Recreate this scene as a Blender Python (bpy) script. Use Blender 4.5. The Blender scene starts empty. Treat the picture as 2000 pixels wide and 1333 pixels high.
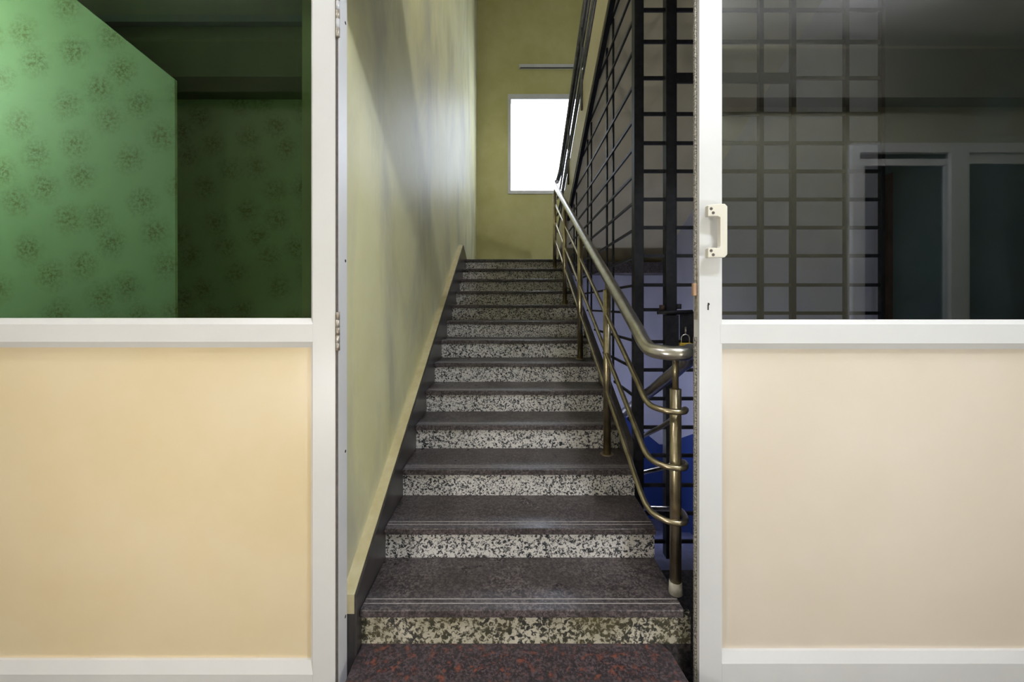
import bpy, bmesh, math, random
from mathutils import Vector, Matrix

random.seed(7)
SC = bpy.context.scene
COL = SC.collection

# ------------------------------------------------------------------ camera
EYE = 1.49            # camera height over the corridor floor
F = 770.0             # focal length in pixels of the 2000 px wide frame
CX, CY = 998.0, 598.0 # vanishing point of the stair direction
cam_d = bpy.data.cameras.new('camera')
cam_d.sensor_width = 36.0
cam_d.lens = F / 2000.0 * 36.0
cam_d.shift_x = (1000.0 - CX) / 2000.0
cam_d.shift_y = -(666.5 - CY) / 2000.0
cam_d.clip_start = 0.02
cam = bpy.data.objects.new('camera', cam_d)
COL.objects.link(cam)
cam.location = (0, 0, EYE)
cam.rotation_euler = (math.radians(90), 0, 0)
SC.camera = cam

# ------------------------------------------------------------------ sky
w = bpy.data.worlds.new('sky')
SC.world = w
w.use_nodes = True
w.node_tree.nodes['Background'].inputs[0].default_value = (0.80, 0.88, 1.0, 1)
w.node_tree.nodes['Background'].inputs[1].default_value = 9.0

# ------------------------------------------------------------------ view
SC.view_settings.view_transform = 'Standard'
SC.view_settings.look = 'None'
SC.view_settings.exposure = 0.0
SC.view_settings.gamma = 1.0
SC.view_settings.use_curve_mapping = False


def point_light(name, loc, power, color, radius):
    d = bpy.data.lights.new(name, 'POINT')
    d.energy = power
    d.color = color
    d.shadow_soft_size = radius
    o = bpy.data.objects.new(name, d)
    o.location = loc
    COL.objects.link(o)
    return o


# lamps and added fills (most fittings are built further down)
HALL_LAMP = (0.92, 0.22, 3.42)
HALL_LAMP_LEFT = (-2.0, 0.72, 3.42)
HALL_FILL_RIGHT = (2.4, 0.70, 3.42)  # added fill, spreads light over the right door panel
WALL_FILLS = ((-1.25, -0.12, 0.95), (1.35, -0.12, 0.95))  # added low fills that even out the light on both door leaves
ROOM_LAMP = (-3.95, 1.70, 3.05)
BASE_FILL = (0.86, 4.30, 0.05)  # added fill hidden behind the flight, brightens the basement; no fitting
TOP_LAMP = (1.5, 0.30, 5.80)
point_light('corridor_lamp_light', HALL_LAMP, 82, (0.88, 0.95, 1.06), 0.09)
point_light('corridor_lamp_light', HALL_FILL_RIGHT, 42, (0.93, 0.97, 1.10), 0.09)  # added fill, not an observed lamp
point_light('corridor_lamp_light', HALL_LAMP_LEFT, 48, (0.98, 0.96, 1.02), 0.09)
point_light('wall_fill_light', WALL_FILLS[0], 39, (1.0, 0.96, 0.96), 0.07)
point_light('wall_fill_light', WALL_FILLS[1], 36, (0.95, 0.97, 1.05), 0.07)
point_light('side_room_lamp_light', ROOM_LAMP, 430, (0.85, 1.0, 0.97), 0.05)
point_light('basement_fill_light', BASE_FILL, 25, (0.75, 0.8, 1.0), 0.05)
point_light('upper_corridor_lamp_light', TOP_LAMP, 200, (0.97, 0.98, 1.0), 0.09)
por = bpy.data.lights.new('window_portal', 'AREA')
por.shape = 'RECTANGLE'
por.size, por.size_y = 1.5, 1.72
por.cycles.is_portal = True
poro = bpy.data.objects.new('window_portal', por)
poro.location = (0.75, 7.62, 4.55)
poro.rotation_euler = (math.radians(-90), 0, 0)
COL.objects.link(poro)


# ------------------------------------------------------------------ helpers
def at(x, y, Y):
    """a point seen at photo pixel x, y at depth Y"""
    return Vector(((x - CX) * Y / F, Y, EYE + (CY - y) * Y / F))


def X(x, Y):
    return (x - CX) * Y / F


def Zh(y, Y):
    return EYE + (CY - y) * Y / F


def mk(name, verts, faces, mat, parent=None, smooth=False, bevel=0.0, seg=1):
    me = bpy.data.meshes.new(name)
    vs = [Vector(v) for v in verts]
    lo = Vector((min(v.x for v in vs), min(v.y for v in vs), min(v.z for v in vs)))
    hi = Vector((max(v.x for v in vs), max(v.y for v in vs), max(v.z for v in vs)))
    c = (lo + hi) / 2
    me.from_pydata([v - c for v in vs], [], faces)
    bm = bmesh.new()
    bm.from_mesh(me)
    bmesh.ops.recalc_face_normals(bm, faces=bm.faces[:])
    if bevel > 0:
        bmesh.ops.bevel(bm, geom=bm.edges[:], offset=bevel, segments=seg, affect='EDGES', profile=0.5)
    bm.to_mesh(me)
    bm.free()
    if smooth:
        for p in me.polygons:
            p.use_smooth = True
    me.materials.append(mat)
    o = bpy.data.objects.new(name, me)
    o.location = c
    COL.objects.link(o)
    if parent is not None:
        adopt(o, parent)
    return o


def adopt(o, parent):
    o.parent = parent
    o.matrix_parent_inverse = world_of(parent).inverted()


def world_of(o):
    m = Matrix.LocRotScale(o.location, o.rotation_euler, o.scale)
    if o.parent is None:
        return m
    return world_of(o.parent) @ o.matrix_parent_inverse @ m


def box(name, x0, x1, y0, y1, z0, z1, mat, parent=None, bevel=0.0, seg=1):
    v = [(x, y, z) for x in (x0, x1) for y in (y0, y1) for z in (z0, z1)]
    f = [(0, 1, 3, 2), (4, 6, 7, 5), (0, 4, 5, 1), (2, 3, 7, 6), (0, 2, 6, 4), (1, 5, 7, 3)]
    return mk(name, v, f, mat, parent, bevel=bevel, seg=seg)


def prism(name, poly, axis, a0, a1, mat, parent=None, bevel=0.0, seg=1):
    """poly: 2D outline; axis x: (y,z) points, y: (x,z), z: (x,y)"""
    def p3(p, a):
        return {'x': (a, p[0], p[1]), 'y': (p[0], a, p[1]), 'z': (p[0], p[1], a)}[axis]
    n = len(poly)
    v = [p3(p, a0) for p in poly] + [p3(p, a1) for p in poly]
    f = [tuple(range(n)), tuple(range(n, 2 * n))]
    f += [(i, (i + 1) % n, n + (i + 1) % n, n + i) for i in range(n)]
    return mk(name, v, f, mat, parent, bevel=bevel, seg=seg)


def smooth_path(pts, sub=6):
    pts = [Vector(p) for p in pts]
    out = []
    for i in range(len(pts) - 1):
        p0 = pts[max(i - 1, 0)]; p1 = pts[i]; p2 = pts[i + 1]; p3 = pts[min(i + 2, len(pts) - 1)]
        if (p2 - p1).length > 0.5:      # long straight run
            out.append(p1); continue
        d1 = (p2 - p0).normalized() * (p2 - p1).length
        d2 = (p3 - p1).normalized() * (p2 - p1).length
        for k in range(sub):
            t = k / sub
            a = 2 * t ** 3 - 3 * t ** 2 + 1; b = t ** 3 - 2 * t ** 2 + t
            c = -2 * t ** 3 + 3 * t ** 2; d = t ** 3 - t ** 2
            out.append(p1 * a + d1 * b + p2 * c + d2 * d)
    out.append(pts[-1])
    return out


def tube(name, pts, r, mat, parent=None, n=14, sub=0):
    if sub:
        pts = smooth_path(pts, sub)
    pts = [Vector(p) for p in pts]
    rr = r if isinstance(r, (list, tuple)) else [r] * len(pts)
    verts, faces = [], []
    t0 = (pts[1] - pts[0]).normalized()
    up = Vector((0, 0, 1)) if abs(t0.z) < 0.9 else Vector((1, 0, 0))
    nrm = (up - t0 * up.dot(t0)).normalized()
    for i, p in enumerate(pts):
        if i == 0:
            t = t0
        elif i == len(pts) - 1:
            t = (pts[i] - pts[i - 1]).normalized()
        else:
            t = ((pts[i + 1] - p).normalized() + (p - pts[i - 1]).normalized()).normalized()
        nrm = (nrm - t * nrm.dot(t)).normalized()
        b = t.cross(nrm)
        for k in range(n):
            a = 2 * math.pi * k / n
            verts.append(p + (nrm * math.cos(a) + b * math.sin(a)) * rr[i])
    m = len(pts)
    for i in range(m - 1):
        for k in range(n):
            faces.append((i * n + k, i * n + (k + 1) % n, (i + 1) * n + (k + 1) % n, (i + 1) * n + k))
    faces.append(tuple(range(n))); faces.append(tuple((m - 1) * n + k for k in range(n)))
    o = mk(name, verts, faces, mat, parent)
    for p in o.data.polygons:
        p.use_smooth = len(p.vertices) == 4
    return o


def tag(o, label, cat=None, group=None, kind=None):
    o['label'] = label
    if cat: o['category'] = cat
    if group: o['group'] = group
    if kind: o['kind'] = kind
    return o


def thing(name, loc, label, cat, group=None, kind=None):
    o = bpy.data.objects.new(name, None)
    o.empty_display_size = 0.1
    o.location = loc
    COL.objects.link(o)
    return tag(o, label, cat, group, kind)


def struct(o, label, cat):
    return tag(o, label, cat, kind='structure')


# ------------------------------------------------------------------ materials
def new_mat(name):
    m = bpy.data.materials.new(name)
    m.use_nodes = True
    nt = m.node_tree
    bs = nt.nodes['Principled BSDF']
    return m, nt, bs


def N(nt, typ, **kw):
    n = nt.nodes.new(typ)
    for k, v in kw.items():
        if k in n.inputs.keys() if hasattr(n.inputs, 'keys') else False:
            n.inputs[k].default_value = v
        else:
            setattr(n, k, v)
    return n


def noise(nt, scale, detail=4, rough=0.55, vec=None, dist=0.0):
    n = nt.nodes.new('ShaderNodeTexNoise')
    n.inputs['Scale'].default_value = scale
    n.inputs['Detail'].default_value = detail
    n.inputs['Roughness'].default_value = rough
    n.inputs['Distortion'].default_value = dist
    if vec is not None:
        nt.links.new(vec, n.inputs['Vector'])
    return n.outputs['Fac']


def world_pos(nt, scale=(1, 1, 1)):
    g = nt.nodes.new('ShaderNodeNewGeometry')
    mp = nt.nodes.new('ShaderNodeMapping')
    mp.inputs['Scale'].default_value = scale
    nt.links.new(g.outputs['Position'], mp.inputs['Vector'])
    return mp.outputs['Vector']


def ramp(nt, fac, stops):
    r = nt.nodes.new('ShaderNodeValToRGB')
    el = r.color_ramp.elements
    while len(el) < len(stops):
        el.new(0.5)
    for e, (p, c) in zip(el, stops):
        e.position = p
        e.color = (*c, 1) if len(c) == 3 else c
    nt.links.new(fac, r.inputs['Fac'])
    return r.outputs['Color']


def mixc(nt, fac, a, b, mode='MIX'):
    n = nt.nodes.new('ShaderNodeMix')
    n.data_type = 'RGBA'
    n.blend_type = mode
    if isinstance(fac, (int, float)):
        n.inputs[0].default_value = fac
    else:
        nt.links.new(fac, n.inputs[0])
    for s, i in ((a, 6), (b, 7)):
        if isinstance(s, tuple):
            n.inputs[i].default_value = (*s, 1)
        else:
            nt.links.new(s, n.inputs[i])
    return n.outputs[2]


def bump(nt, bs, h, strength=0.2, dist=0.01):
    b = nt.nodes.new('ShaderNodeBump')
    b.inputs['Strength'].default_value = strength
    b.inputs['Distance'].default_value = dist
    nt.links.new(h, b.inputs['Height'])
    nt.links.new(b.outputs['Normal'], bs.inputs['Normal'])


def mottled(name, c1, c2, scale=3.0, rough=0.5, detail=5, bumpy=0.0, metallic=0.0, stretch=(1, 1, 1), lo=0.35, hi=0.65, spec=0.5):
    m, nt, bs = new_mat(name)
    v = world_pos(nt, stretch)
    f = noise(nt, scale, detail, 0.6, v)
    nt.links.new(ramp(nt, f, [(lo, c1), (hi, c2)]), bs.inputs['Base Color'])
    bs.inputs['Roughness'].default_value = rough
    bs.inputs['Metallic'].default_value = metallic
    bs.inputs['Specular IOR Level'].default_value = spec
    if bumpy:
        bump(nt, bs, noise(nt, 14, 5, 0.6, v), bumpy, 0.004)
    return m


def granite(name, dark, mid, light, scale, lo=0.44, hi=0.56, rough=0.25, stain=None, stain_amt=0.0, blotch=None):
    m, nt, bs = new_mat(name)
    v = world_pos(nt)
    f1 = noise(nt, scale, 5, 0.62, v, 0.6)
    f2 = noise(nt, scale * 0.35, 3, 0.5, v)
    add = nt.nodes.new('ShaderNodeMath'); add.operation = 'MULTIPLY_ADD'
    nt.links.new(f2, add.inputs[0]); add.inputs[1].default_value = 0.28
    sub = nt.nodes.new('ShaderNodeMath'); sub.operation = 'SUBTRACT'
    nt.links.new(f1, sub.inputs[0]); sub.inputs[1].default_value = 0.14
    nt.links.new(sub.outputs[0], add.inputs[2])
    col = ramp(nt, add.outputs[0], [(lo, dark), ((lo + hi) / 2, mid), (hi, light)])
    if blotch:
        fb = noise(nt, 34, 5, 0.65, v)
        r = ramp(nt, fb, [(0.54, (0, 0, 0)), (0.72, (1, 1, 1))])
        col = mixc(nt, r, col, blotch)
    if stain:
        fs = noise(nt, 5.0, 6, 0.65, v)
        r = ramp(nt, fs, [(0.40, (0, 0, 0)), (0.75, (stain_amt,) * 3)])
        col = mixc(nt, r, col, stain)
    nt.links.new(col, bs.inputs['Base Color'])
    fr = noise(nt, 4, 4, 0.6, v)
    rr = ramp(nt, fr, [(0.3, (rough,) * 3), (0.7, (min(rough + 0.25, 1),) * 3)])
    nt.links.new(rr, bs.inputs['Roughness'])
    return m


def glass_mat(name, tint, refl, rough=0.0):
    m = bpy.data.materials.new(name)
    m.use_nodes = True
    nt = m.node_tree
    nt.nodes.clear()
    out = nt.nodes.new('ShaderNodeOutputMaterial')
    t = nt.nodes.new('ShaderNodeBsdfTransparent'); t.inputs[0].default_value = (*tint, 1)
    g = nt.nodes.new('ShaderNodeBsdfGlossy'); g.inputs['Roughness'].default_value = rough
    mx = nt.nodes.new('ShaderNodeMixShader'); mx.inputs[0].default_value = refl
    nt.links.new(t.outputs[0], mx.inputs[1]); nt.links.new(g.outputs[0], mx.inputs[2])
    nt.links.new(mx.outputs[0], out.inputs[0])
    return m


def wallpaper(name, base1, base2, flower, cell=0.20):
    m, nt, bs = new_mat(name)
    v = world_pos(nt)
    vo = nt.nodes.new('ShaderNodeTexVoronoi')
    vo.voronoi_dimensions = '2D'
    vo.inputs['Scale'].default_value = 1.0 / cell
    vo.inputs['Randomness'].default_value = 0.45
    mp = nt.nodes.new('ShaderNodeMapping'); mp.inputs['Scale'].default_value = (1, 0, 1)
    mp.inputs['Rotation'].default_value = (0, math.radians(22), 0)
    nt.links.new(v, mp.inputs['Vector'])
    # two-dimensional flower positions on the wall
    wob = nt.nodes.new('ShaderNodeTexNoise'); wob.inputs['Scale'].default_value = 22
    nt.links.new(v, wob.inputs['Vector'])
    ad = nt.nodes.new('ShaderNodeVectorMath'); ad.operation = 'MULTIPLY_ADD'
    nt.links.new(wob.outputs['Color'], ad.inputs[0]); ad.inputs[1].default_value = (0.07, 0, 0.07)
    nt.links.new(mp.outputs['Vector'], ad.inputs[2])
    sx = nt.nodes.new('ShaderNodeSeparateXYZ'); nt.links.new(ad.outputs[0], sx.inputs[0])
    cx = nt.nodes.new('ShaderNodeCombineXYZ'); nt.links.new(sx.outputs[0], cx.inputs[0]); nt.links.new(sx.outputs[2], cx.inputs[1])
    nt.links.new(cx.outputs[0], vo.inputs['Vector'])
    spot = ramp(nt, vo.outputs['Distance'], [(0.10, (1, 1, 1)), (0.50, (0, 0, 0))])
    fine = ramp(nt, noise(nt, 55, 4, 0.75, v), [(0.42, (0.1, 0.1, 0.1)), (0.58, (1, 1, 1))])
    mm = nt.nodes.new('ShaderNodeMath'); mm.operation = 'MULTIPLY'
    nt.links.new(spot, mm.inputs[0]); nt.links.new(fine, mm.inputs[1])
    base = ramp(nt, noise(nt, 2.0, 4, 0.6, v), [(0.35, base1), (0.65, base2)])
    col = mixc(nt, mm.outputs[0], base, flower)
    nt.links.new(col, bs.inputs['Base Color'])
    bs.inputs['Roughness'].default_value = 0.7
    return m


M = {}
def cream_wall():
    m, nt, bs = new_mat('yellow_cream_wall_paint_patchy')
    v = world_pos(nt)
    base = ramp(nt, noise(nt, 1.6, 5, 0.6, v), [(0.35, (0.72, 0.68, 0.37)), (0.65, (0.80, 0.77, 0.48))])
    grey_patch = ramp(nt, noise(nt, 1.1, 6, 0.6, world_pos(nt, (1, 1.6, 0.7)), 0.4), [(0.46, (0, 0, 0)), (0.72, (0.7, 0.7, 0.7))])  # random grey patches over the cream
    col = mixc(nt, grey_patch, base, (0.40, 0.39, 0.33))
    nt.links.new(col, bs.inputs['Base Color'])
    bs.inputs['Roughness'].default_value = 0.5
    bs.inputs['Specular IOR Level'].default_value = 0.2
    bump(nt, bs, noise(nt, 5, 5, 0.6, v), 0.12, 0.01)
    return m
M['cream_wall'] = cream_wall()
M['olive_wall'] = mottled('olive_yellow_wall_paint', (0.52, 0.49, 0.20), (0.60, 0.57, 0.27), 2.2, 0.55, bumpy=0.12)
M['hall_wall'] = mottled('corridor_wall_paint', (0.42, 0.40, 0.28), (0.46, 0.44, 0.31), 1.5, 0.6)
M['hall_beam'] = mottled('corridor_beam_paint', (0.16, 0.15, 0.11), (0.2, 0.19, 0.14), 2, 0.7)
M['white_paint'] = mottled('ceiling_white_paint', (0.72, 0.70, 0.64), (0.78, 0.76, 0.70), 2, 0.7)
M['soffit'] = mottled('soffit_cream_paint', (0.58, 0.52, 0.35), (0.64, 0.58, 0.41), 2, 0.7)
M['lilac_wall'] = mottled('lilac_wall_paint', (0.50, 0.50, 0.60), (0.56, 0.56, 0.66), 2.5, 0.6)
M['blue_dado'] = mottled('blue_dado_gloss_paint', (0.03, 0.06, 0.22), (0.04, 0.075, 0.27), 3, 0.4)
M['teal_wall'] = mottled('dark_teal_wall_paint', (0.06, 0.095, 0.095), (0.075, 0.11, 0.11), 2, 0.6)
M['floor'] = granite('corridor_floor_stone', (0.03, 0.025, 0.02), (0.07, 0.055, 0.04), (0.12, 0.1, 0.075), 40, 0.4, 0.6, 0.3)
M['dark_floor'] = granite('dark_floor_stone', (0.012, 0.01, 0.01), (0.03, 0.025, 0.025), (0.06, 0.05, 0.05), 60, 0.4, 0.6, 0.5)
M['riser'] = granite('speckled_white_granite', (0.03, 0.03, 0.035), (0.30, 0.29, 0.28), (0.72, 0.69, 0.66), 92, 0.43, 0.515, 0.22)
M['riser_dirty'] = granite('stained_white_granite', (0.03, 0.03, 0.03), (0.25, 0.23, 0.18), (0.6, 0.56, 0.46), 70, 0.45, 0.54, 0.4, (0.13, 0.11, 0.035), 0.85)
M['tread'] = granite('dark_brown_granite', (0.028, 0.023, 0.027), (0.080, 0.065, 0.068), (0.165, 0.135, 0.135), 95, 0.40, 0.62, 0.24, (0.03, 0.023, 0.021), 0.55)
M['tread_red'] = granite('red_flecked_granite', (0.022, 0.017, 0.021), (0.045, 0.034, 0.04), (0.09, 0.07, 0.075), 95, 0.40, 0.62, 0.35, None, 0, (0.24, 0.065, 0.03))
M['groove'] = mottled('groove_filler', (0.32, 0.29, 0.28), (0.5, 0.46, 0.44), 30, 0.6)
M['skirt'] = mottled('dark_skirting_stone', (0.035, 0.03, 0.03), (0.06, 0.052, 0.05), 9, 0.3)
M['ledge'] = mottled('ledge_plaster_paint', (0.62, 0.52, 0.28), (0.74, 0.66, 0.42), 9, 0.55, bumpy=0.4)
M['frame'] = mottled('white_powder_coated_aluminium', (0.72, 0.71, 0.70), (0.76, 0.755, 0.75), 2.0, 0.4)
M['jamb'] = mottled('lightened_white_aluminium', (0.82, 0.81, 0.82), (0.86, 0.85, 0.86), 3.0, 0.4)  # frame colour lightened to make up for grazing light on the reveal
M['frame_dull'] = mottled('grey_white_aluminium', (0.60, 0.60, 0.62), (0.68, 0.68, 0.70), 3.0, 0.4)
M['panel'] = mottled('cream_laminate_panel', (0.78, 0.64, 0.40), (0.82, 0.69, 0.47), 2.0, 0.32, detail=7)
M['panel_right'] = mottled('pale_cream_laminate_panel', (0.75, 0.65, 0.53), (0.79, 0.70, 0.59), 1.4, 0.32, detail=7)
M['plastic'] = mottled('ivory_plastic', (0.78, 0.74, 0.64), (0.80, 0.76, 0.67), 8, 0.35)
M['dark'] = mottled('dark_rubber_and_shade', (0.02, 0.018, 0.016), (0.03, 0.027, 0.024), 20, 0.6)
M['gap_screw'] = mottled('brown_gap_shade_and_screw', (0.08, 0.065, 0.055), (0.12, 0.10, 0.09), 30, 0.8)
M['brush'] = mottled('grey_pile_strip', (0.10, 0.09, 0.075), (0.45, 0.42, 0.36), 160, 0.9, lo=0.42, hi=0.58)
M['brown'] = mottled('brown_latch_metal', (0.40, 0.24, 0.14), (0.5, 0.32, 0.2), 40, 0.5)
M['hinge'] = mottled('aged_hinge_metal', (0.28, 0.22, 0.16), (0.62, 0.58, 0.52), 60, 0.45, metallic=0.5)
M['steel'] = mottled('scuffed_stainless_steel', (0.55, 0.51, 0.45), (0.74, 0.72, 0.69), 18, 0.28, metallic=1.0, lo=0.3, hi=0.7)
M['brass_steel'] = mottled('tarnished_steel', (0.34, 0.28, 0.18), (0.58, 0.51, 0.36), 14, 0.30, metallic=1.0, lo=0.3, hi=0.7)
M['cement'] = mottled('cement_collar', (0.33, 0.31, 0.26), (0.5, 0.47, 0.40), 40, 0.9)
M['black_iron'] = mottled('black_painted_iron', (0.008, 0.008, 0.011), (0.02, 0.02, 0.027), 30, 0.5, spec=0.3)
M['brown_iron'] = mottled('rust_brown_painted_iron', (0.035, 0.016, 0.01), (0.06, 0.03, 0.02), 12, 0.6)
M['lock_brass'] = mottled('padlock_brass', (0.55, 0.36, 0.04), (0.72, 0.50, 0.08), 40, 0.35, metallic=0.4)
M['chrome'] = mottled('shackle_steel', (0.6, 0.6, 0.58), (0.75, 0.75, 0.73), 40, 0.2, metallic=1.0)
M['paper_light'] = wallpaper('green_flower_wallpaper', (0.46, 0.58, 0.42), (0.50, 0.61, 0.46), (0.25, 0.26, 0.12))
M['paper_dark'] = M['paper_light']
M['glass_left'] = glass_mat('green_tinted_glass', (0.46, 0.54, 0.45), 0.02)
M['glass_right'] = glass_mat('smoke_tinted_glass', (0.70, 0.71, 0.72), 0.085)
M['glass_far'] = glass_mat('dark_teal_glass', (0.20, 0.30, 0.30), 0.05)
M['window_glass'] = glass_mat('clear_window_glass', (0.97, 0.98, 1.0), 0.03)
M['bulb'] = mottled('opal_lamp_glass', (0.85, 0.85, 0.82), (0.88, 0.88, 0.85), 5, 0.3)

# ------------------------------------------------------------------ shell
XL, XR = -0.65, 2.25          # stairwell side walls
YD = 1.51                     # back of the door frame
YB = 7.5                      # stairwell end wall
ZT = 7.6                      # stairwell ceiling
struct(box('floor', -4.7, 4.4, -0.4, 1.62, -0.15, 0.0, M['floor']), 'stone corridor floor in front of the staircase doorway', 'floor')
struct(box('ceiling', -4.7, 4.4, -0.4, 1.43, 3.62, 3.75, M['white_paint']), 'white ceiling of the corridor above the glass doors', 'ceiling')
struct(box('wall_opposite', -4.7, 4.4, -0.45, -0.25, 0, 3.75, M['hall_wall']), 'cream corridor wall facing the staircase, mirrored in the glass', 'wall')
struct(box('wall_corridor_end_left', -4.7, -4.6, -0.4, 2.8, 0, 3.75, M['hall_wall']), 'cream wall closing the corridor on the left', 'wall')
struct(box('wall_corridor_end_right', 4.35, 4.45, -0.4, 1.6, 0, 3.75, M['hall_wall']), 'cream wall closing the corridor on the right', 'wall')
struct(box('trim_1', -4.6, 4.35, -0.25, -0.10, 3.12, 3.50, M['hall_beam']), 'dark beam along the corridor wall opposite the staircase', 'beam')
HEAD = 2.70
hd = struct(box('wall_front', -4.6, 4.35, 1.43, 1.525, HEAD, 3.75, M['hall_wall']), 'cream wall above the glass doors and the doorway', 'wall')
box('pier', -4.6, -2.29, 1.43, 1.60, 0, HEAD, M['hall_wall'], hd)
box('pier', 2.161, 4.35, 1.46, 1.60, 0, HEAD, M['hall_wall'], hd)

# storey above, open to the stairwell
struct(box('floor_upper', -4.7, 4.4, -0.45, 1.70, 3.75, 4.10, M['white_paint']), 'floor slab of the storey above the corridor', 'floor')
struct(box('wall_upper_opposite', -0.9, 2.5, -0.55, -0.45, 4.1, 7.7, M['hall_wall']), 'corridor wall of the storey above', 'wall')
struct(box('wall_upper_left', -0.9, -0.8, -0.55, 1.6, 4.1, 7.7, M['hall_wall']), 'left wall of the corridor on the storey above', 'wall')
struct(box('wall_upper_right', 2.4, 2.5, -0.55, 1.6, 4.1, 7.7, M['hall_wall']), 'right wall of the corridor on the storey above', 'wall')
struct(box('wall_upper_lintel', -0.9, 2.5, 1.43, 1.60, 5.65, 7.7, M['hall_wall']), 'lintel over the stairwell opening of the storey above', 'wall')
struct(box('floor_upper_landing', 0.70, 2.25, 1.70, 2.62, 3.82, 4.10, M['white_paint']), 'top landing slab where the upper flight ends', 'floor')
# stairwell
struct(box('wall_left', -0.80, XL, YD, YB + 0.1, -3.2, ZT, M['cream_wall']), 'glossy yellow cream wall on the left of the stairs', 'wall')
struct(box('wall_right', XR, XR + 0.15, 1.55, YB + 0.1, -3.2, ZT, M['lilac_wall']), 'pale lilac wall on the far right behind the black grille', 'wall')
struct(box('wall_right_front', XR - 0.012, XR - 0.001, 1.55, 2.40, 0.003, 3.74, M['teal_wall']), 'dark teal wall strip seen through the right glass beyond the gate', 'wall')
struct(box('ceiling_stairwell', -0.8, XR + 0.15, -0.55, YB + 0.2, ZT, ZT + 0.15, M['white_paint']), 'ceiling high above the staircase', 'ceiling')
WX0, WX1, WZ0, WZ1 = 0.0, 1.5, Zh(373, 7.5), Zh(195, 7.5)
back = struct(box('wall_back', -0.8, WX0 - 0.03, YB, YB + 0.2, 1.2, ZT, M['olive_wall']), 'olive yellow end wall with the bright window above the landing', 'wall')
box('wall_piece', WX1 + 0.03, XR + 0.15, YB, YB + 0.2, 1.2, ZT, M['olive_wall'], back)
box('wall_piece', WX0 - 0.03, WX1 + 0.03, YB, YB + 0.2, 1.2, WZ0 - 0.03, M['olive_wall'], back)
box('wall_piece', WX0 - 0.03, WX1 + 0.03, YB, YB + 0.2, WZ1 + 0.08, ZT, M['olive_wall'], back)
win = thing('window_1', (0.75, YB, WZ0), 'bright white window in the olive end wall above the stairs', 'window', kind='structure')
box('window_frame', WX0 - 0.06, WX0, YB - 0.02, YB + 0.16, WZ0 - 0.06, WZ1 + 0.10, M['frame_dull'], win)
box('window_frame', WX1, WX1 + 0.06, YB - 0.02, YB + 0.16, WZ0 - 0.06, WZ1 + 0.10, M['frame_dull'], win)
box('window_lintel', WX0, WX1, YB - 0.02, YB + 0.16, WZ1, WZ1 + 0.10, M['frame_dull'], win)
box('window_sill', WX0, WX1, YB - 0.02, YB + 0.16, WZ0 - 0.06, WZ0, M['frame_dull'], win)
box('window_pane', WX0, WX1, YB + 0.10, YB + 0.106, WZ0, WZ1, M['window_glass'], win)

# below the landing and down to the basement
struct(box('wall_under_landing', -0.8, XR, 5.84, 6.0, -3.2, 1.945, M['lilac_wall']), 'lilac wall below the landing behind the grille bars', 'wall')
struct(box('floor_basement', -0.8, XR + 0.1, 1.5, 6.0, -3.3, -3.15, M['dark_floor']), 'dark basement floor', 'floor')
struct(box('floor_gate', 0.62, XR, 1.5, 2.22, -0.12, 0.002, M['dark_floor']), 'dark stone floor in front of the black gate', 'floor')
d1 = prism('trim_2', [(2.3, -3.1), (2.3, EYE - 0.34), (5.838, EYE - 2.05), (5.838, -3.1)], 'x', XR - 0.004, XR, M['blue_dado'])
struct(d1, 'blue painted dado sloping down the basement side wall', 'dado')
d2 = prism('trim_3', [(0.70, -3.1), (0.70, EYE - 0.82), (X(1288, 5.83), EYE - 2.05), (XR - 0.006, EYE - 2.05), (XR - 0.006, -3.1)], 'y', 5.834, 5.84, M['blue_dado'])
struct(d2, 'blue painted dado on the wall under the landing', 'dado')

# side room behind the left glass
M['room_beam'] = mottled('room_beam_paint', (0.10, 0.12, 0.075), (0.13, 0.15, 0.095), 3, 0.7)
struct(box('trim_7', -4.59, -0.81, 2.21, 2.2495, 3.085, 3.125, M['teal_wall']), 'thin dark moulding along the beam behind the left glass', 'moulding')
struct(box('wall_room_back', -4.6, -0.80, 2.50, 2.62, 0, 3.75, M['paper_dark']), 'shaded green flowered wallpaper wall deep behind the left glass', 'wall')
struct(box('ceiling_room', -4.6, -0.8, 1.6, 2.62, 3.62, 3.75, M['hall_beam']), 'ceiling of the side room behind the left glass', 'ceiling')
struct(box('floor_room', -4.6, -0.8, 1.6, 2.62, -0.15, 0, M['floor']), 'floor of the side room behind the left glass', 'floor')
part = prism('wall_room_partition', [(-4.59, 0), (X(344, 2.0), 0), (X(341, 2.0), Zh(155, 2.0)), (X(190, 2.0), Zh(33, 2.0)), (X(-20, 2.0), 3.40), (-4.59, 3.40)], 'y', 2.0, 2.015, M['paper_light'])
struct(part, 'brightly lit green flowered wallpaper partition with slanted top corner', 'wall')
struct(box('trim_4', -4.59, -0.81, 2.25, 2.5, 2.80, 3.615, M['room_beam']), 'beam across the room behind the left glass', 'beam')

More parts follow.
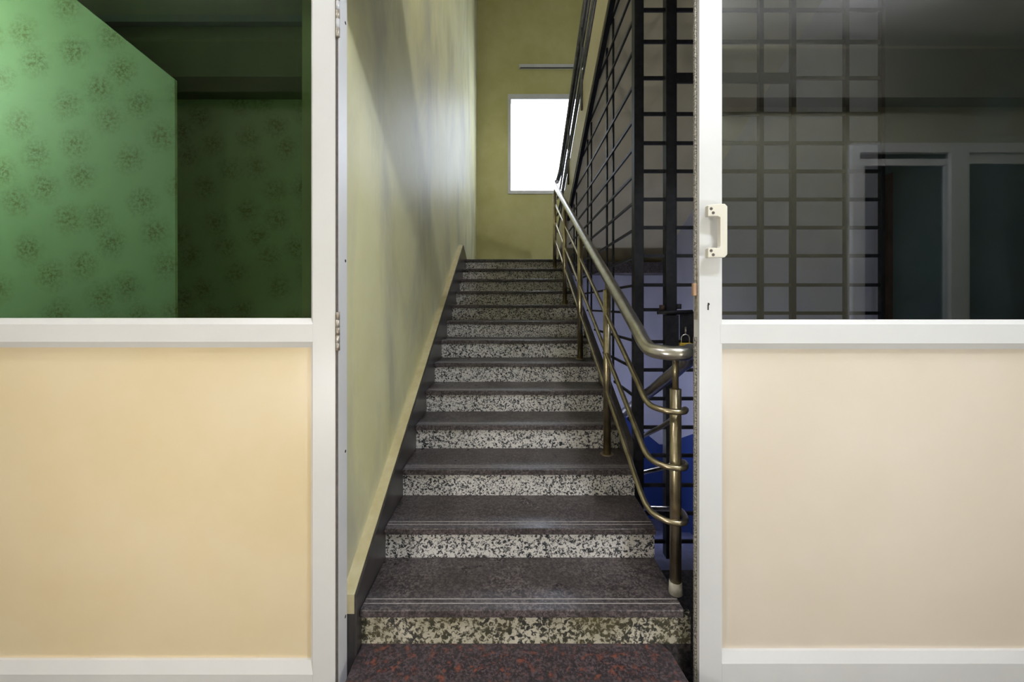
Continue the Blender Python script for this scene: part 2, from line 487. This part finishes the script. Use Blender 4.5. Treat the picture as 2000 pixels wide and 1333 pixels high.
# ------------------------------------------------------------------ first flight
T, R_ = 0.30, 0.15
Y0, Z0 = 1.54, 0.30
SXL, SXR = -0.592, 0.678
NOSE = 0.023
stairs = thing('staircase', (0.04, 1.3, 0), 'speckled granite staircase with dark treads rising to the landing', 'staircase')
body = []
for k in range(0, 13):
    y = Y0 + T * k + NOSE + 0.02
    body.append((y, Z0 + R_ * (k - 1) - 0.03 if k else 0.0))
    body.append((y, Z0 + R_ * k - 0.03))
box('stair_body', SXL, 0.58, 1.284, 1.582, 0.001, 0.1195, M['lilac_wall'], stairs)
body += [(5.83, Z0 + R_ * 12 - 0.03), (5.83, -3.1), (1.8, -3.1)]
prism('stair_body', body, 'x', SXL, SXR - 0.003, M['lilac_wall'], stairs)
for k in range(-1, 13):
    y, z = Y0 + T * k, Z0 + R_ * k
    xr = {-1: 0.625}.get(k, SXR)
    mt = M['tread_red'] if k == -1 else M['tread']
    y1 = y + T + NOSE + 0.018 if k < 12 else y + 0.35
    if k == -1:
        pr = [(SXL, y), (xr + 0.03, y), (xr - 0.005, y1 - 0.06), (xr - 0.03, y1 - 0.012), (xr - 0.07, y1), (SXL, y1)]
    else:
        pr = [(SXL, y), (xr, y), (xr, y1), (SXL, y1)]
    tr = prism('tread', pr, 'z', z - 0.03, z, mt, stairs, bevel=0.004, seg=2)
    if 0 <= k < 12:
        for g in (0.034, 0.058):
            box('groove', SXL + 0.004, xr - 0.004, y + g, y + g + 0.0035, z - 0.001, z + 0.0008, M['groove'], tr)
    zb = z - R_ if k > -1 else 0.0
    mr = M['riser_dirty'] if k in (-1, 0) else M['riser']
    if k == -1: xr = 0.62
    if k == 0: xr = 0.712
    box('riser', SXL, xr, y + NOSE, y + NOSE + 0.02, zb + 0.0005, z - 0.030, mr, stairs)
box('base_block', 0.50, 0.712, Y0 + NOSE + 0.001, Y0 + NOSE + 0.02, 0.001, Z0 - R_, M['dark_floor'], stairs)
box('landing_edge', SXL - 0.05, XR, Y0 + T * 12 + 0.34, YB, Z0 + R_ * 12 - 0.15, Z0 + R_ * 12, M['tread'], stairs)

# skirting against the left wall: plaster ledge faced with dark stone
def sk(y): return -0.456 + 0.549 * y
sk_poly = [(1.515, sk(1.515)), (4.93, sk(4.93)), (5.32, 2.11), (5.32, 1.6), (1.515, -0.3)]
led = [(1.515, sk(1.515) + 0.004), (4.93, sk(4.93) + 0.004), (5.32, 2.114), (5.32, 2.05), (1.515, sk(1.515) - 0.07)]
prism('ledge', led, 'x', XL, SXL - 0.010, M['ledge'], stairs)
prism('skirting_base', [(1.515, sk(1.515) - 0.0705), (5.32, 2.0495), (5.32, 1.6), (1.515, 0.001)], 'x', XL, SXL - 0.010, M['skirt'], stairs)
prism('skirting', sk_poly, 'x', SXL - 0.0095, SXL - 0.0005, M['skirt'], stairs)

# dark edge beam on the open side of the flight
sb = [(2.30, Z0 + 0.5 * (2.30 - Y0) - 0.30), (2.30, Z0 + 0.5 * (2.30 - Y0) + 0.02), (5.2, Z0 + 0.5 * (5.2 - Y0) + 0.02), (5.2, Z0 + 0.5 * (5.2 - Y0) - 0.30)]
prism('edge_beam', sb, 'x', SXR + 0.001, SXR + 0.035, M['skirt'], stairs)

# ------------------------------------------------------------------ upper flight
UX = 0.70
AB, AT, AN = 3.63, 4.09, 4.04     # soffit, top of edge beam, nosing line (height over eye at depth 0, pitch 0.5)
upper = thing('upper_staircase', (1.4, 6.2, 2.1), 'cream upper stair flight rising back overhead above the grille', 'staircase')
ua, ub = 6.5, 2.63
prism('edge_beam', [(ua, EYE + AB - 0.5 * ua), (ub, EYE + AB - 0.5 * ub), (ub, EYE + AT - 0.5 * ub), (ua, EYE + AT - 0.5 * ua)], 'x', UX, UX + 0.04, M['soffit'], upper)
prism('soffit_slab', [(ua, EYE + AB - 0.5 * ua), (ub, EYE + AB - 0.5 * ub), (ub, EYE + AB + 0.2 - 0.5 * ub), (ua, EYE + AB + 0.2 - 0.5 * ua)], 'x', UX + 0.041, XR, M['soffit'], upper)
for j in range(12):
    yy = 6.40 - T * j
    zz = EYE + AN - 0.5 * yy
    box('tread', UX + 0.042, XR - 0.001, yy - T - 0.02, yy, zz - 0.03, zz, M['tread'], upper)
    box('riser', UX + 0.042, XR - 0.001, yy - 0.04, yy - 0.02, zz - R_ + 0.001, zz - 0.0305, M['riser'], upper)

# ------------------------------------------------------------------ flight down to the basement
down = thing('basement_staircase', (1.5, 2.3, -1.6), 'blue-grey stair flight going down behind the black gate', 'staircase')
M['down'] = mottled('blue_grey_step_stone', (0.10, 0.11, 0.20), (0.16, 0.17, 0.28), 12, 0.5)
for j in range(11):
    yy = 2.222 + T * j
    zz = -R_ * (j + 1)
    box('tread', SXR + 0.05, XR - 0.005, yy, yy + T + 0.02, zz - 0.04, zz, M['down'], down)
    box('riser', SXR + 0.05, XR - 0.005, yy + 0.0, yy + 0.02, zz + 0.001, zz + R_ - 0.041, M['down'], down)
box('landing', SXR + 0.05, XR - 0.005, 5.55, 5.83, -1.8, -1.66, M['down'], down)

# ------------------------------------------------------------------ stainless railing
rail = thing('stair_railing', (0.57, 1.63, 0.30), 'stainless steel handrail with round posts and three thin rails', 'railing')
RX, DX = 0.57, 0.80
def fl(off, y): return EYE - 1.96 + 0.5 * y + off       # height along the first flight
def dn(a, y): return EYE + a - 0.5 * y                  # along the flight down
def u2(a, y): return EYE + a - 0.5 * y                  # along the upper flight
M['backlit_steel'] = mottled('backlit_steel', (0.10, 0.10, 0.115), (0.17, 0.17, 0.19), 14, 0.35, metallic=1.0)  # steel darkened in its colour so the upper rails look backlit
def rail_path(off, a_dn, a_up):
    zt = fl(off, 5.30)
    p = []
    # far end of the basement run, back to the turn at the bottom
    zb = (dn(a_dn, 1.74) + fl(off, 1.74)) / 2
    if off > 0.9:
        p += [(DX, 4.9, dn(a_dn, 4.9)), (DX, 1.95, dn(a_dn, 1.95)), (DX - 0.004, 1.85, dn(a_dn, 1.85)), (DX - 0.018, 1.74, dn(a_dn, 1.74) - 0.01), (DX - 0.045, 1.66, zb - 0.012), (DX - 0.08, 1.605, zb - 0.012)]
    else:
        p += [(DX, 4.9, dn(a_dn, 4.9)), (DX, 2.15, dn(a_dn, 2.15)), (DX - 0.006, 2.02, dn(a_dn, 2.02)), (DX - 0.028, 1.87, dn(a_dn, 1.87)), (DX - 0.06, 1.72, dn(a_dn, 1.72) - 0.004), (DX - 0.085, 1.615, zb - 0.012)]
    p += [(0.685, 1.578, zb - 0.012), (RX + 0.055, 1.60, zb - 0.012), (RX + 0.012, 1.67, zb), (RX, 1.78, fl(off, 1.78)), (RX, 1.90, fl(off, 1.90))]
    p += [(RX, 5.18, fl(off, 5.18)), (RX, 5.28, fl(off, 5.28)), (RX + 0.025, 5.36, fl(off, 5.36)), (0.635, 5.40, fl(off, 5.40)),
          ]
    q = [(0.635, 5.40, fl(off, 5.40)), (UX - 0.03, 5.36, (fl(off, 5.36) + u2(a_up, 5.36)) / 2), (UX - 0.005, 5.26, u2(a_up, 5.26)), (UX - 0.005, 5.16, u2(a_up, 5.16)), (UX - 0.005, 2.2, u2(a_up, 2.2))]
    return p, q
pa, qa = rail_path(0.965, 0.64, 4.66)
tube('handrail', pa, 0.030, M['steel'], rail, n=18, sub=6)
tube('upper_handrail', qa, 0.028, M['backlit_steel'], rail, n=14, sub=6)
for off, ad, au in ((0.73, 0.405, 4.45), (0.50, 0.185, 4.25), (0.275, -0.03, 4.14)):
    pa, qa = rail_path(off, ad, au)
    tube('mid_rail', pa, 0.0125, M['brass_steel'], rail, n=10, sub=5)
    tube('upper_mid_rail', qa, 0.0125, M['backlit_steel'], rail, n=10, sub=5)
def post(x, y, zbase, zrail, z_top):
    p = tube('post', [(x, y, zbase), (x, y, z_top)], 0.023, M['brass_steel'], rail, n=16)
    tube('pin', [(x, y, z_top), (x, y, zrail)], 0.0125, M['brass_steel'], p, n=10)
    return p
p0 = post(0.682, 1.634, Z0, EYE - 0.20, Zh(760, 1.634))
tube('cement_collar', [(0.682, 1.634, Z0 + 0.0005), (0.682, 1.634, Z0 + 0.05)], [0.028, 0.025], M['cement'], p0, n=12)
for k, x in ((2, 0.575), (5, 0.572), (8, 0.568), (11, 0.562)):
    y = Y0 + T * k + 0.22
    zr = fl(0.965, y) - 0.02
    p = post(x, y, Z0 + R_ * k, zr, zr - 0.07)
    tube('base_flange', [(x, y, Z0 + R_ * k + 0.0005), (x, y, Z0 + R_ * k + 0.006)], 0.04, M['brass_steel'], p, n=16)
for y in (4.75, 3.85, 2.95):
    zr = u2(4.66, y) - 0.02
    zb = EYE + AT - 0.5 * y
    tube('post', [(UX - 0.005, y, zb - 0.25), (UX - 0.005, y, zr)], 0.016, M['backlit_steel'], rail, n=10)
for y in (4.6,):
    zr = dn(0.64, y) - 0.02
    tube('post', [(DX, y, -R_ * 8), (DX, y, zr)], 0.02, M['brass_steel'], rail, n=10)

# ------------------------------------------------------------------ black grille and gate
GY = 2.34
BY = [20, 82, 153, 223, 280, 335, 390, 445, 500, 557, 612, 668, 723, 779, 835, 890, 948, 1003, 1058]
GZ = [Zh(y, GY) for y in BY]
B = 0.010
GXL = 0.752
grille = thing('security_grille', (GXL, GY, 0), 'black iron bar grille beside the stairs with thick corner post', 'grille')
top_z = lambda y: EYE + AB - 0.5 * y
box('corner_post', GXL - 0.028, GXL + 0.028, GY - 0.028, GY + 0.028, 0.003, top_z(GY) - 0.01, M['black_iron'], grille, bevel=0.003)
# side run along the flight
for z in GZ + [Zh(-42, GY), Zh(-104, GY), Zh(-165, GY)]:
    h = z - EYE
    y1 = min((AB - h) / 0.5, (h + 1.99) / 0.5, 5.1)
    if y1 > GY + 0.15:
        box('bar', GXL - 0.006, GXL + 0.006, GY + 0.028, y1 - 0.01, z - B * 0.8, z + B * 0.8, M['black_iron'], grille)
for y in (2.95, 3.14, 3.75, 3.93, 4.6, 4.78):
    z0 = EYE - 1.98 + 0.5 * y
    box('upright', GXL + 0.0065, GXL + 0.0185, y - 0.012, y + 0.012, z0 + 0.01, top_z(y) - 0.01, M['black_iron'], grille)
prism('top_bar', [(GY + 0.03, top_z(GY + 0.03) - 0.05), (GY + 0.03, top_z(GY + 0.03) - 0.005), (5.0, top_z(5.0) - 0.005), (5.0, top_z(5.0) - 0.05)], 'x', GXL - 0.045, GXL - 0.0065, M['black_iron'], grille)
# narrow fixed strip up to the gate post
GP = X(1307, GY)
box('gate_post', GP - 0.028, GP + 0.028, GY - 0.028, GY + 0.028, 0.003, top_z(GY) - 0.01, M['black_iron'], grille, bevel=0.003)
for i, z in enumerate(GZ + [Zh(-42, GY), Zh(-104, GY)]):
    dz = 0.02 if BY[i % len(BY)] == 612 else 0
    box('bar', GXL + 0.028, GP - 0.028, GY - 0.006, GY + 0.006, z - B + dz, z + B + dz, M['black_iron'], grille)
# panel on the far side of the gate
GA, GB2, GC, GD = X(1485, GY), X(1548, GY), X(1652, GY), X(1725, GY)
for nm, xx, wd in (('upright', GB2, 0.014), ('upright', GC, 0.011), ('upright', GD - 0.01, 0.011)):
    box(nm, xx - wd, xx + wd, GY - 0.012, GY + 0.012, 0.003, top_z(GY) - 0.02, M['black_iron'], grille)
for z in GZ + [Zh(-42, GY)]:
    box('bar', GB2 + 0.015, GD - 0.022, GY - 0.006, GY + 0.006, z - B, z + B, M['black_iron'], grille)
gx = thing('brown_post', (GD + 0.05, GY, 0), 'rust brown post at the far end of the grille', 'post')
box('post_shaft', GD + 0.002, GD + 0.09, GY - 0.03, GY + 0.03, 0.003, Zh(350, GY), M['brown_iron'], gx)
prism('post_cap', [(GD + 0.002, Zh(350, GY)), (GD + 0.09, Zh(350, GY)), (GD + 0.09, Zh(318, GY))], 'y', GY - 0.03, GY + 0.03, M['brown_iron'], gx)

gate = thing('iron_gate', ((GP + GA) / 2, GY, 0), 'narrow black iron bar gate with bolt, right of the stairs', 'gate')
g0, g1 = GP + 0.030, GB2 - 0.016
box('stile', GA - 0.013, GA + 0.013, GY - 0.013, GY + 0.013, 0.02, top_z(GY) - 0.1, M['black_iron'], gate)
box('stile', g0, g0 + 0.010, GY - 0.013, GY + 0.013, 0.02, top_z(GY) - 0.1, M['black_iron'], gate)
for i, z in enumerate(GZ + [Zh(-42, GY)]):
    hh = 0.030 if i == 2 else B
    box('bar', g0 + 0.0105, GA - 0.0135, GY - 0.006, GY + 0.006, z - hh, z + hh, M['black_iron'], gate)
    box('bar', GA + 0.0135, g1, GY - 0.006, GY + 0.006, z - hh, z + hh, M['black_iron'], gate)
# bolt
LY = GY - 0.045
tube('bolt_rod', [at(1284, 611, LY), at(1352, 609, LY)], 0.011, M['black_iron'], gate, n=10)
box('bolt_plate', X(1331, LY), X(1362, LY), LY + 0.012, LY + 0.026, Zh(668, LY), Zh(612, LY), M['black_iron'], gate)
box('bolt_housing', X(1299, LY), X(1327, LY), LY + 0.004, LY + 0.016, Zh(676, LY), Zh(616, LY), M['black_iron'], gate, bevel=0.002)
tube('bolt_knob', [at(1326, 604, LY), at(1326, 594, LY)], 0.014, M['black_iron'], gate, n=10)
tube('bolt_knob', [at(1293, 606, LY), at(1293, 596, LY)], 0.016, M['brown_iron'], gate, n=10)
tube('staple', [at(1339, 652, LY), at(1339, 646, LY - 0.015), at(1339, 640, LY + 0.011)], 0.005, M['hinge'], gate, n=8)
PY = LY - 0.018
lock = thing('padlock', at(1338, 697, PY), 'yellow brass padlock hanging on the gate bolt', 'padlock')
box('lock_body', X(1327, PY), X(1350, PY), PY - 0.012, PY + 0.012, Zh(698, PY), Zh(670, PY), M['lock_brass'], lock, bevel=0.004, seg=2)
c = at(1338.5, 662, PY)
sh = [at(1330.5, 671, PY), at(1330.5, 662, PY)] + [c + Vector((-0.0243 * math.cos(a), 0, 0.0243 * math.sin(a))) for a in [math.pi * i / 8 for i in range(1, 8)]] + [at(1346.5, 662, PY), at(1346.5, 671, PY)]
tube('shackle', sh, 0.0042, M['chrome'], lock, n=8)

# ------------------------------------------------------------------ left leaf, folded beside the doorway
LYF = 1.43
lf = thing('door_1', (-1.3, LYF, 0), 'white framed glass door leaf with yellow cream lower panel, left of the stairs', 'door', kind='structure')
sx0, sx1 = X(604, LYF), X(655, LYF)
bd = X(611, LYF)
dY = 0.014
def vstile(name, xin, xbev, xout, y, z0, z1, par, mat):
    """upright with a chamfered edge towards the glass (xin)"""
    prism(name, [(xin, y + dY), (xbev, y), (xout, y), (xout, y + 0.045), (xin, y + 0.045)], 'z', z0, z1, mat, par)
def hrail(name, zs, y, x0, x1, par, mat):
    z0, zb0, zb1, z1 = zs
    prism(name, [(y + dY, z0), (y - 0.001, zb0), (y - 0.001, zb1), (y + dY, z1), (y + 0.045, z1), (y + 0.045, z0)], 'x', x0, x1, mat, par)
vstile('stile', sx0, bd, sx1, LYF, 0.02, HEAD - 0.01, lf, M['frame'])
vstile('stile', -2.10, -2.11, -2.27, LYF, 0.02, HEAD - 0.01, lf, M['frame'])
ex = bd
hrail('rail', (Zh(680, LYF), Zh(668, LYF), Zh(634, LYF), Zh(622, LYF)), LYF, -2.11, ex, lf, M['frame'])
hrail('rail', (0.02, 0.021, Zh(1318, LYF), Zh(1297, LYF)), LYF, -2.11, ex, lf, M['frame'])
hrail('rail', (HEAD - 0.030, HEAD - 0.024, HEAD - 0.012, HEAD - 0.011), LYF, -2.11, ex, lf, M['frame'])
box('panel', -2.10, sx0 + 0.001, LYF + 0.024, LYF + 0.036, Zh(1297, LYF) + 0.0005, Zh(680, LYF) - 0.0005, M['panel'], lf)
box('glass_pane', -2.10, sx0 + 0.001, LYF + 0.018, LYF + 0.023, Zh(622, LYF) + 0.0005, HEAD - 0.0305, M['glass_left'], lf)
box('glass_gasket', sx0 + 0.0005, sx0 + 0.003, LYF + 0.012, LYF + 0.0135, Zh(622, LYF), HEAD - 0.030, M['dark'], lf)
for ya, yb in ((-14, 73), (610, 685)):
    hg = tube('hinge', [at(660, yb, LYF), at(660, ya, LYF)], 0.0052, M['hinge'], lf, n=12)
    for j in range(5):
        z0 = Zh(yb, LYF) + (Zh(ya, LYF) - Zh(yb, LYF)) * j / 5
        z1 = Zh(yb, LYF) + (Zh(ya, LYF) - Zh(yb, LYF)) * (j + 1) / 5
        tube('knuckle', [(X(660.5, LYF), LYF - 0.002, z0 + 0.0003), (X(660.5, LYF), LYF - 0.002, z1 - 0.0003)], 0.0066, M['frame_dull'] if (ya < 0 and j % 2) else M['hinge'], hg, n=12)

jx = X(660, LYF)
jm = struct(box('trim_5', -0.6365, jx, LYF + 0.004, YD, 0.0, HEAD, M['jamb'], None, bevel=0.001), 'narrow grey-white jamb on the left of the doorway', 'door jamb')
for yy in (45, 510, 882, 1205):
    yd = 1.495
    z = Zh(yy, yd)
    tube('screw_hole', [(jx, yd, z), (jx + 0.0006, yd, z)], 0.006, M['dark'], jm, n=10)
box('gap_shade_strip', -0.6362, jx - 0.0005, LYF + 0.0015, LYF + 0.0038, 0.0, HEAD, M['gap_screw'], jm)  # brown strip standing in for the shade in the hinge gap

# ------------------------------------------------------------------ right leaf
RYF = 1.47
rt = thing('door_2', (1.4, RYF, 0), 'white framed dark glass door leaf with pale cream panel, right of the stairs', 'door', kind='structure')
rx0, rx1 = X(1366, RYF), X(1414, RYF)
rb = X(1410, RYF)
vstile('stile', rx1, rb, rx0, RYF, 0.02, HEAD - 0.01, rt, M['frame'])
vstile('stile', 2.02, 2.03, 2.12, RYF, 0.02, HEAD - 0.01, rt, M['frame'])
ex = rb
hrail('rail', (Zh(683, RYF), Zh(671, RYF), Zh(634, RYF), Zh(625, RYF)), RYF, ex - 0.006, 2.03, rt, M['frame'])
hrail('rail', (0.02, 0.021, Zh(1297, RYF), Zh(1278, RYF)), RYF, ex, 2.03, rt, M['frame'])
hrail('rail', (HEAD - 0.030, HEAD - 0.024, HEAD - 0.012, HEAD - 0.011), RYF, ex, 2.03, rt, M['frame'])
box('panel', rx1 - 0.001, 2.025, RYF + 0.024, RYF + 0.036, Zh(1278, RYF) + 0.0005, Zh(683, RYF) - 0.0005, M['panel_right'], rt)
box('glass_pane', rx1 - 0.001, 2.025, RYF + 0.018, RYF + 0.023, Zh(625, RYF) + 0.0005, HEAD - 0.0305, M['glass_right'], rt)
box('brush_strip', rx0 - 0.009, rx0 + 0.0, RYF + 0.018, RYF + 0.030, Zh(598, RYF) + 0.06, HEAD - 0.02, M['brush'], rt)
box('brush_strip', rx0 - 0.009, rx0 + 0.0, RYF + 0.018, RYF + 0.030, 0.03, Zh(660, RYF), M['brush'], rt)
box('latch_plate', rx0 - 0.003, rx0 - 0.0002, RYF + 0.012, RYF + 0.036, Zh(625, RYF), Zh(515, RYF), M['hinge'], rt)
box('latch_bolt', rx0 - 0.016, rx0 - 0.0035, RYF + 0.012, RYF + 0.030, Zh(578, RYF), Zh(553, RYF), M['brown'], rt, bevel=0.002)
kh = tube('keyhole', [at(1383, 594.5, RYF - 0.0006), at(1383, 594.5, RYF - 0.0002)], 0.0055, M['dark'], rt, n=12)
box('keyhole_slot', X(1381.6, RYF), X(1384.4, RYF), RYF - 0.0006, RYF - 0.0002, Zh(606, RYF), Zh(595, RYF), M['dark'], kh)
# pull handle: grip standing off the stile on two arms
HY = 1.425
hd_poly = [(1383, 401), (1402, 398), (1416, 398), (1421, 403), (1421, 497), (1416, 503), (1383, 503), (1383, 485), (1404, 485), (1407, 480), (1407, 425), (1402, 422), (1383, 422)]
hn = prism('handle', [(X(a, HY), Zh(b, HY)) for a, b in hd_poly], 'y', HY, HY + 0.022, M['plastic'], rt, bevel=0.002, seg=2)
for (ya, yb) in ((402, 422), (484, 503)):
    zz0, zz1 = Zh(yb, 1.45), Zh(ya, 1.45)
    box('handle_foot', X(1383, 1.45), X(1399, 1.45), HY + 0.022, RYF - 0.0005, zz0, zz1, M['plastic'], hn, bevel=0.002)
    for (sx, sy) in ((1389, ya + 6), (1393, ya + 14)):
        pp = at(sx, sy, HY)
        tube('screw', [pp + Vector((0, -0.001, 0)), pp], 0.0055, M['gap_screw'], hn, n=10)
struct(box('trim_6', 2.121, 2.16, LYF + 0.02, YD + 0.03, 0.0, HEAD, M['frame_dull']), 'white jamb at the far edge of the right glass door', 'door jamb')

# ------------------------------------------------------------------ door across the corridor (seen mirrored in the right glass)
ZV = 2 * 1.488 + 0.25
def VX(x): return (x - CX) * ZV / F
def VZ(y): return EYE + (CY - y) * ZV / F
od = thing('door_3', (VX(1850), -0.25, 0), 'white framed glass door across the corridor, mirrored in the right glass', 'door', kind='structure')
yb_ = -0.249
box('frame_post', VX(1656), VX(1670), yb_, yb_ + 0.05, 0, VZ(284), M['frame'], od)
box('frame_head', VX(1670), 4.2, yb_, yb_ + 0.05, VZ(302), VZ(284), M['frame'], od)
box('frame_post', VX(1845), VX(1880), yb_, yb_ + 0.05, 0, VZ(302), M['frame'], od)
box('stile', VX(1670) + 0.001, VX(1683), yb_, yb_ + 0.03, 0.02, VZ(313), M['frame'], od)
box('stile', VX(1838), VX(1844), yb_, yb_ + 0.03, 0.02, VZ(313), M['frame_dull'], od)
box('rail', VX(1683), VX(1838), yb_, yb_ + 0.03, VZ(326), VZ(313), M['frame'], od)
box('rail', VX(1880) + 0.001, 4.2, yb_, yb_ + 0.03, VZ(322), VZ(302) - 0.001, M['frame'], od)
box('lower_panel', VX(1683), VX(1838), yb_, yb_ + 0.02, 0.02, 1.2, M['panel'], od)
box('lower_panel', VX(1880) + 0.001, 4.2, yb_, yb_ + 0.02, 0.02, 1.2, M['panel'], od)
box('glass_pane', VX(1683), VX(1838), yb_ + 0.008, yb_ + 0.012, 1.2, VZ(326), M['glass_far'], od)
box('glass_pane', VX(1880), 4.2, yb_ + 0.008, yb_ + 0.012, 1.2, VZ(322), M['glass_far'], od)
box('door_gap', VX(1670), VX(1845), yb_, yb_ + 0.006, VZ(313), VZ(302), M['dark'], od)

# ------------------------------------------------------------------ batten on the end wall
bt = thing('wall_batten', at(1070, 130, 7.48), 'thin grey-white batten fixed to the end wall above the window', 'batten')
box('batten_strip', X(1014, 7.47), X(1124, 7.47), 7.455, 7.499, Zh(134, 7.47), Zh(126, 7.47), M['frame_dull'], bt)
box('batten_shadow_strip', X(1016, 7.45), X(1124, 7.45), 7.45, 7.4545, Zh(133.5, 7.45), Zh(131.5, 7.45), M['dark'], bt)  # dark strip painting a shadow gap along the batten
tube('hook', [at(1125, 130, 7.46), at(1127, 135, 7.45), at(1125, 142, 7.45), at(1122, 143, 7.46)], 0.012, M['dark'], bt, n=6, sub=4)

# ------------------------------------------------------------------ lamp fittings
def bulb_fitting(loc, label, up):
    t = thing('ceiling_lamp', (loc[0], loc[1], up), label, 'lamp')
    tube('ceiling_rose', [(loc[0], loc[1], up - 0.002), (loc[0], loc[1], up - 0.03)], [0.06, 0.045], M['plastic'], t, n=16)
    tube('lamp_holder', [(loc[0], loc[1], up - 0.03), (loc[0], loc[1], loc[2] + 0.075)], 0.02, M['plastic'], t, n=12)
bulb_fitting(TOP_LAMP, 'ceiling lamp of the corridor on the storey above', ZT)
bulb_fitting(HALL_FILL_RIGHT, 'added white fill lamp on the corridor ceiling beyond the right door', 3.62)
bulb_fitting(HALL_LAMP, 'white corridor ceiling lamp near the right door', 3.62)
bulb_fitting(HALL_LAMP_LEFT, 'warm corridor ceiling lamp near the left door', 3.62)

for loc, lb in zip(WALL_FILLS, ('added fill lamp on the corridor wall facing the left door', 'added fill lamp on the corridor wall facing the right door')):
    t = thing('wall_fill_lamp', (loc[0], -0.249, loc[2] - 0.1), lb, 'lamp')  # made-up fitting for the added fill light
    box('back_plate', loc[0] - 0.05, loc[0] + 0.05, -0.249, -0.235, loc[2] - 0.10, loc[2] + 0.10, M['plastic'], t, bevel=0.003)
    tube('lamp_holder', [(loc[0], -0.235, loc[2]), (loc[0], -0.20, loc[2])], 0.02, M['plastic'], t, n=12)
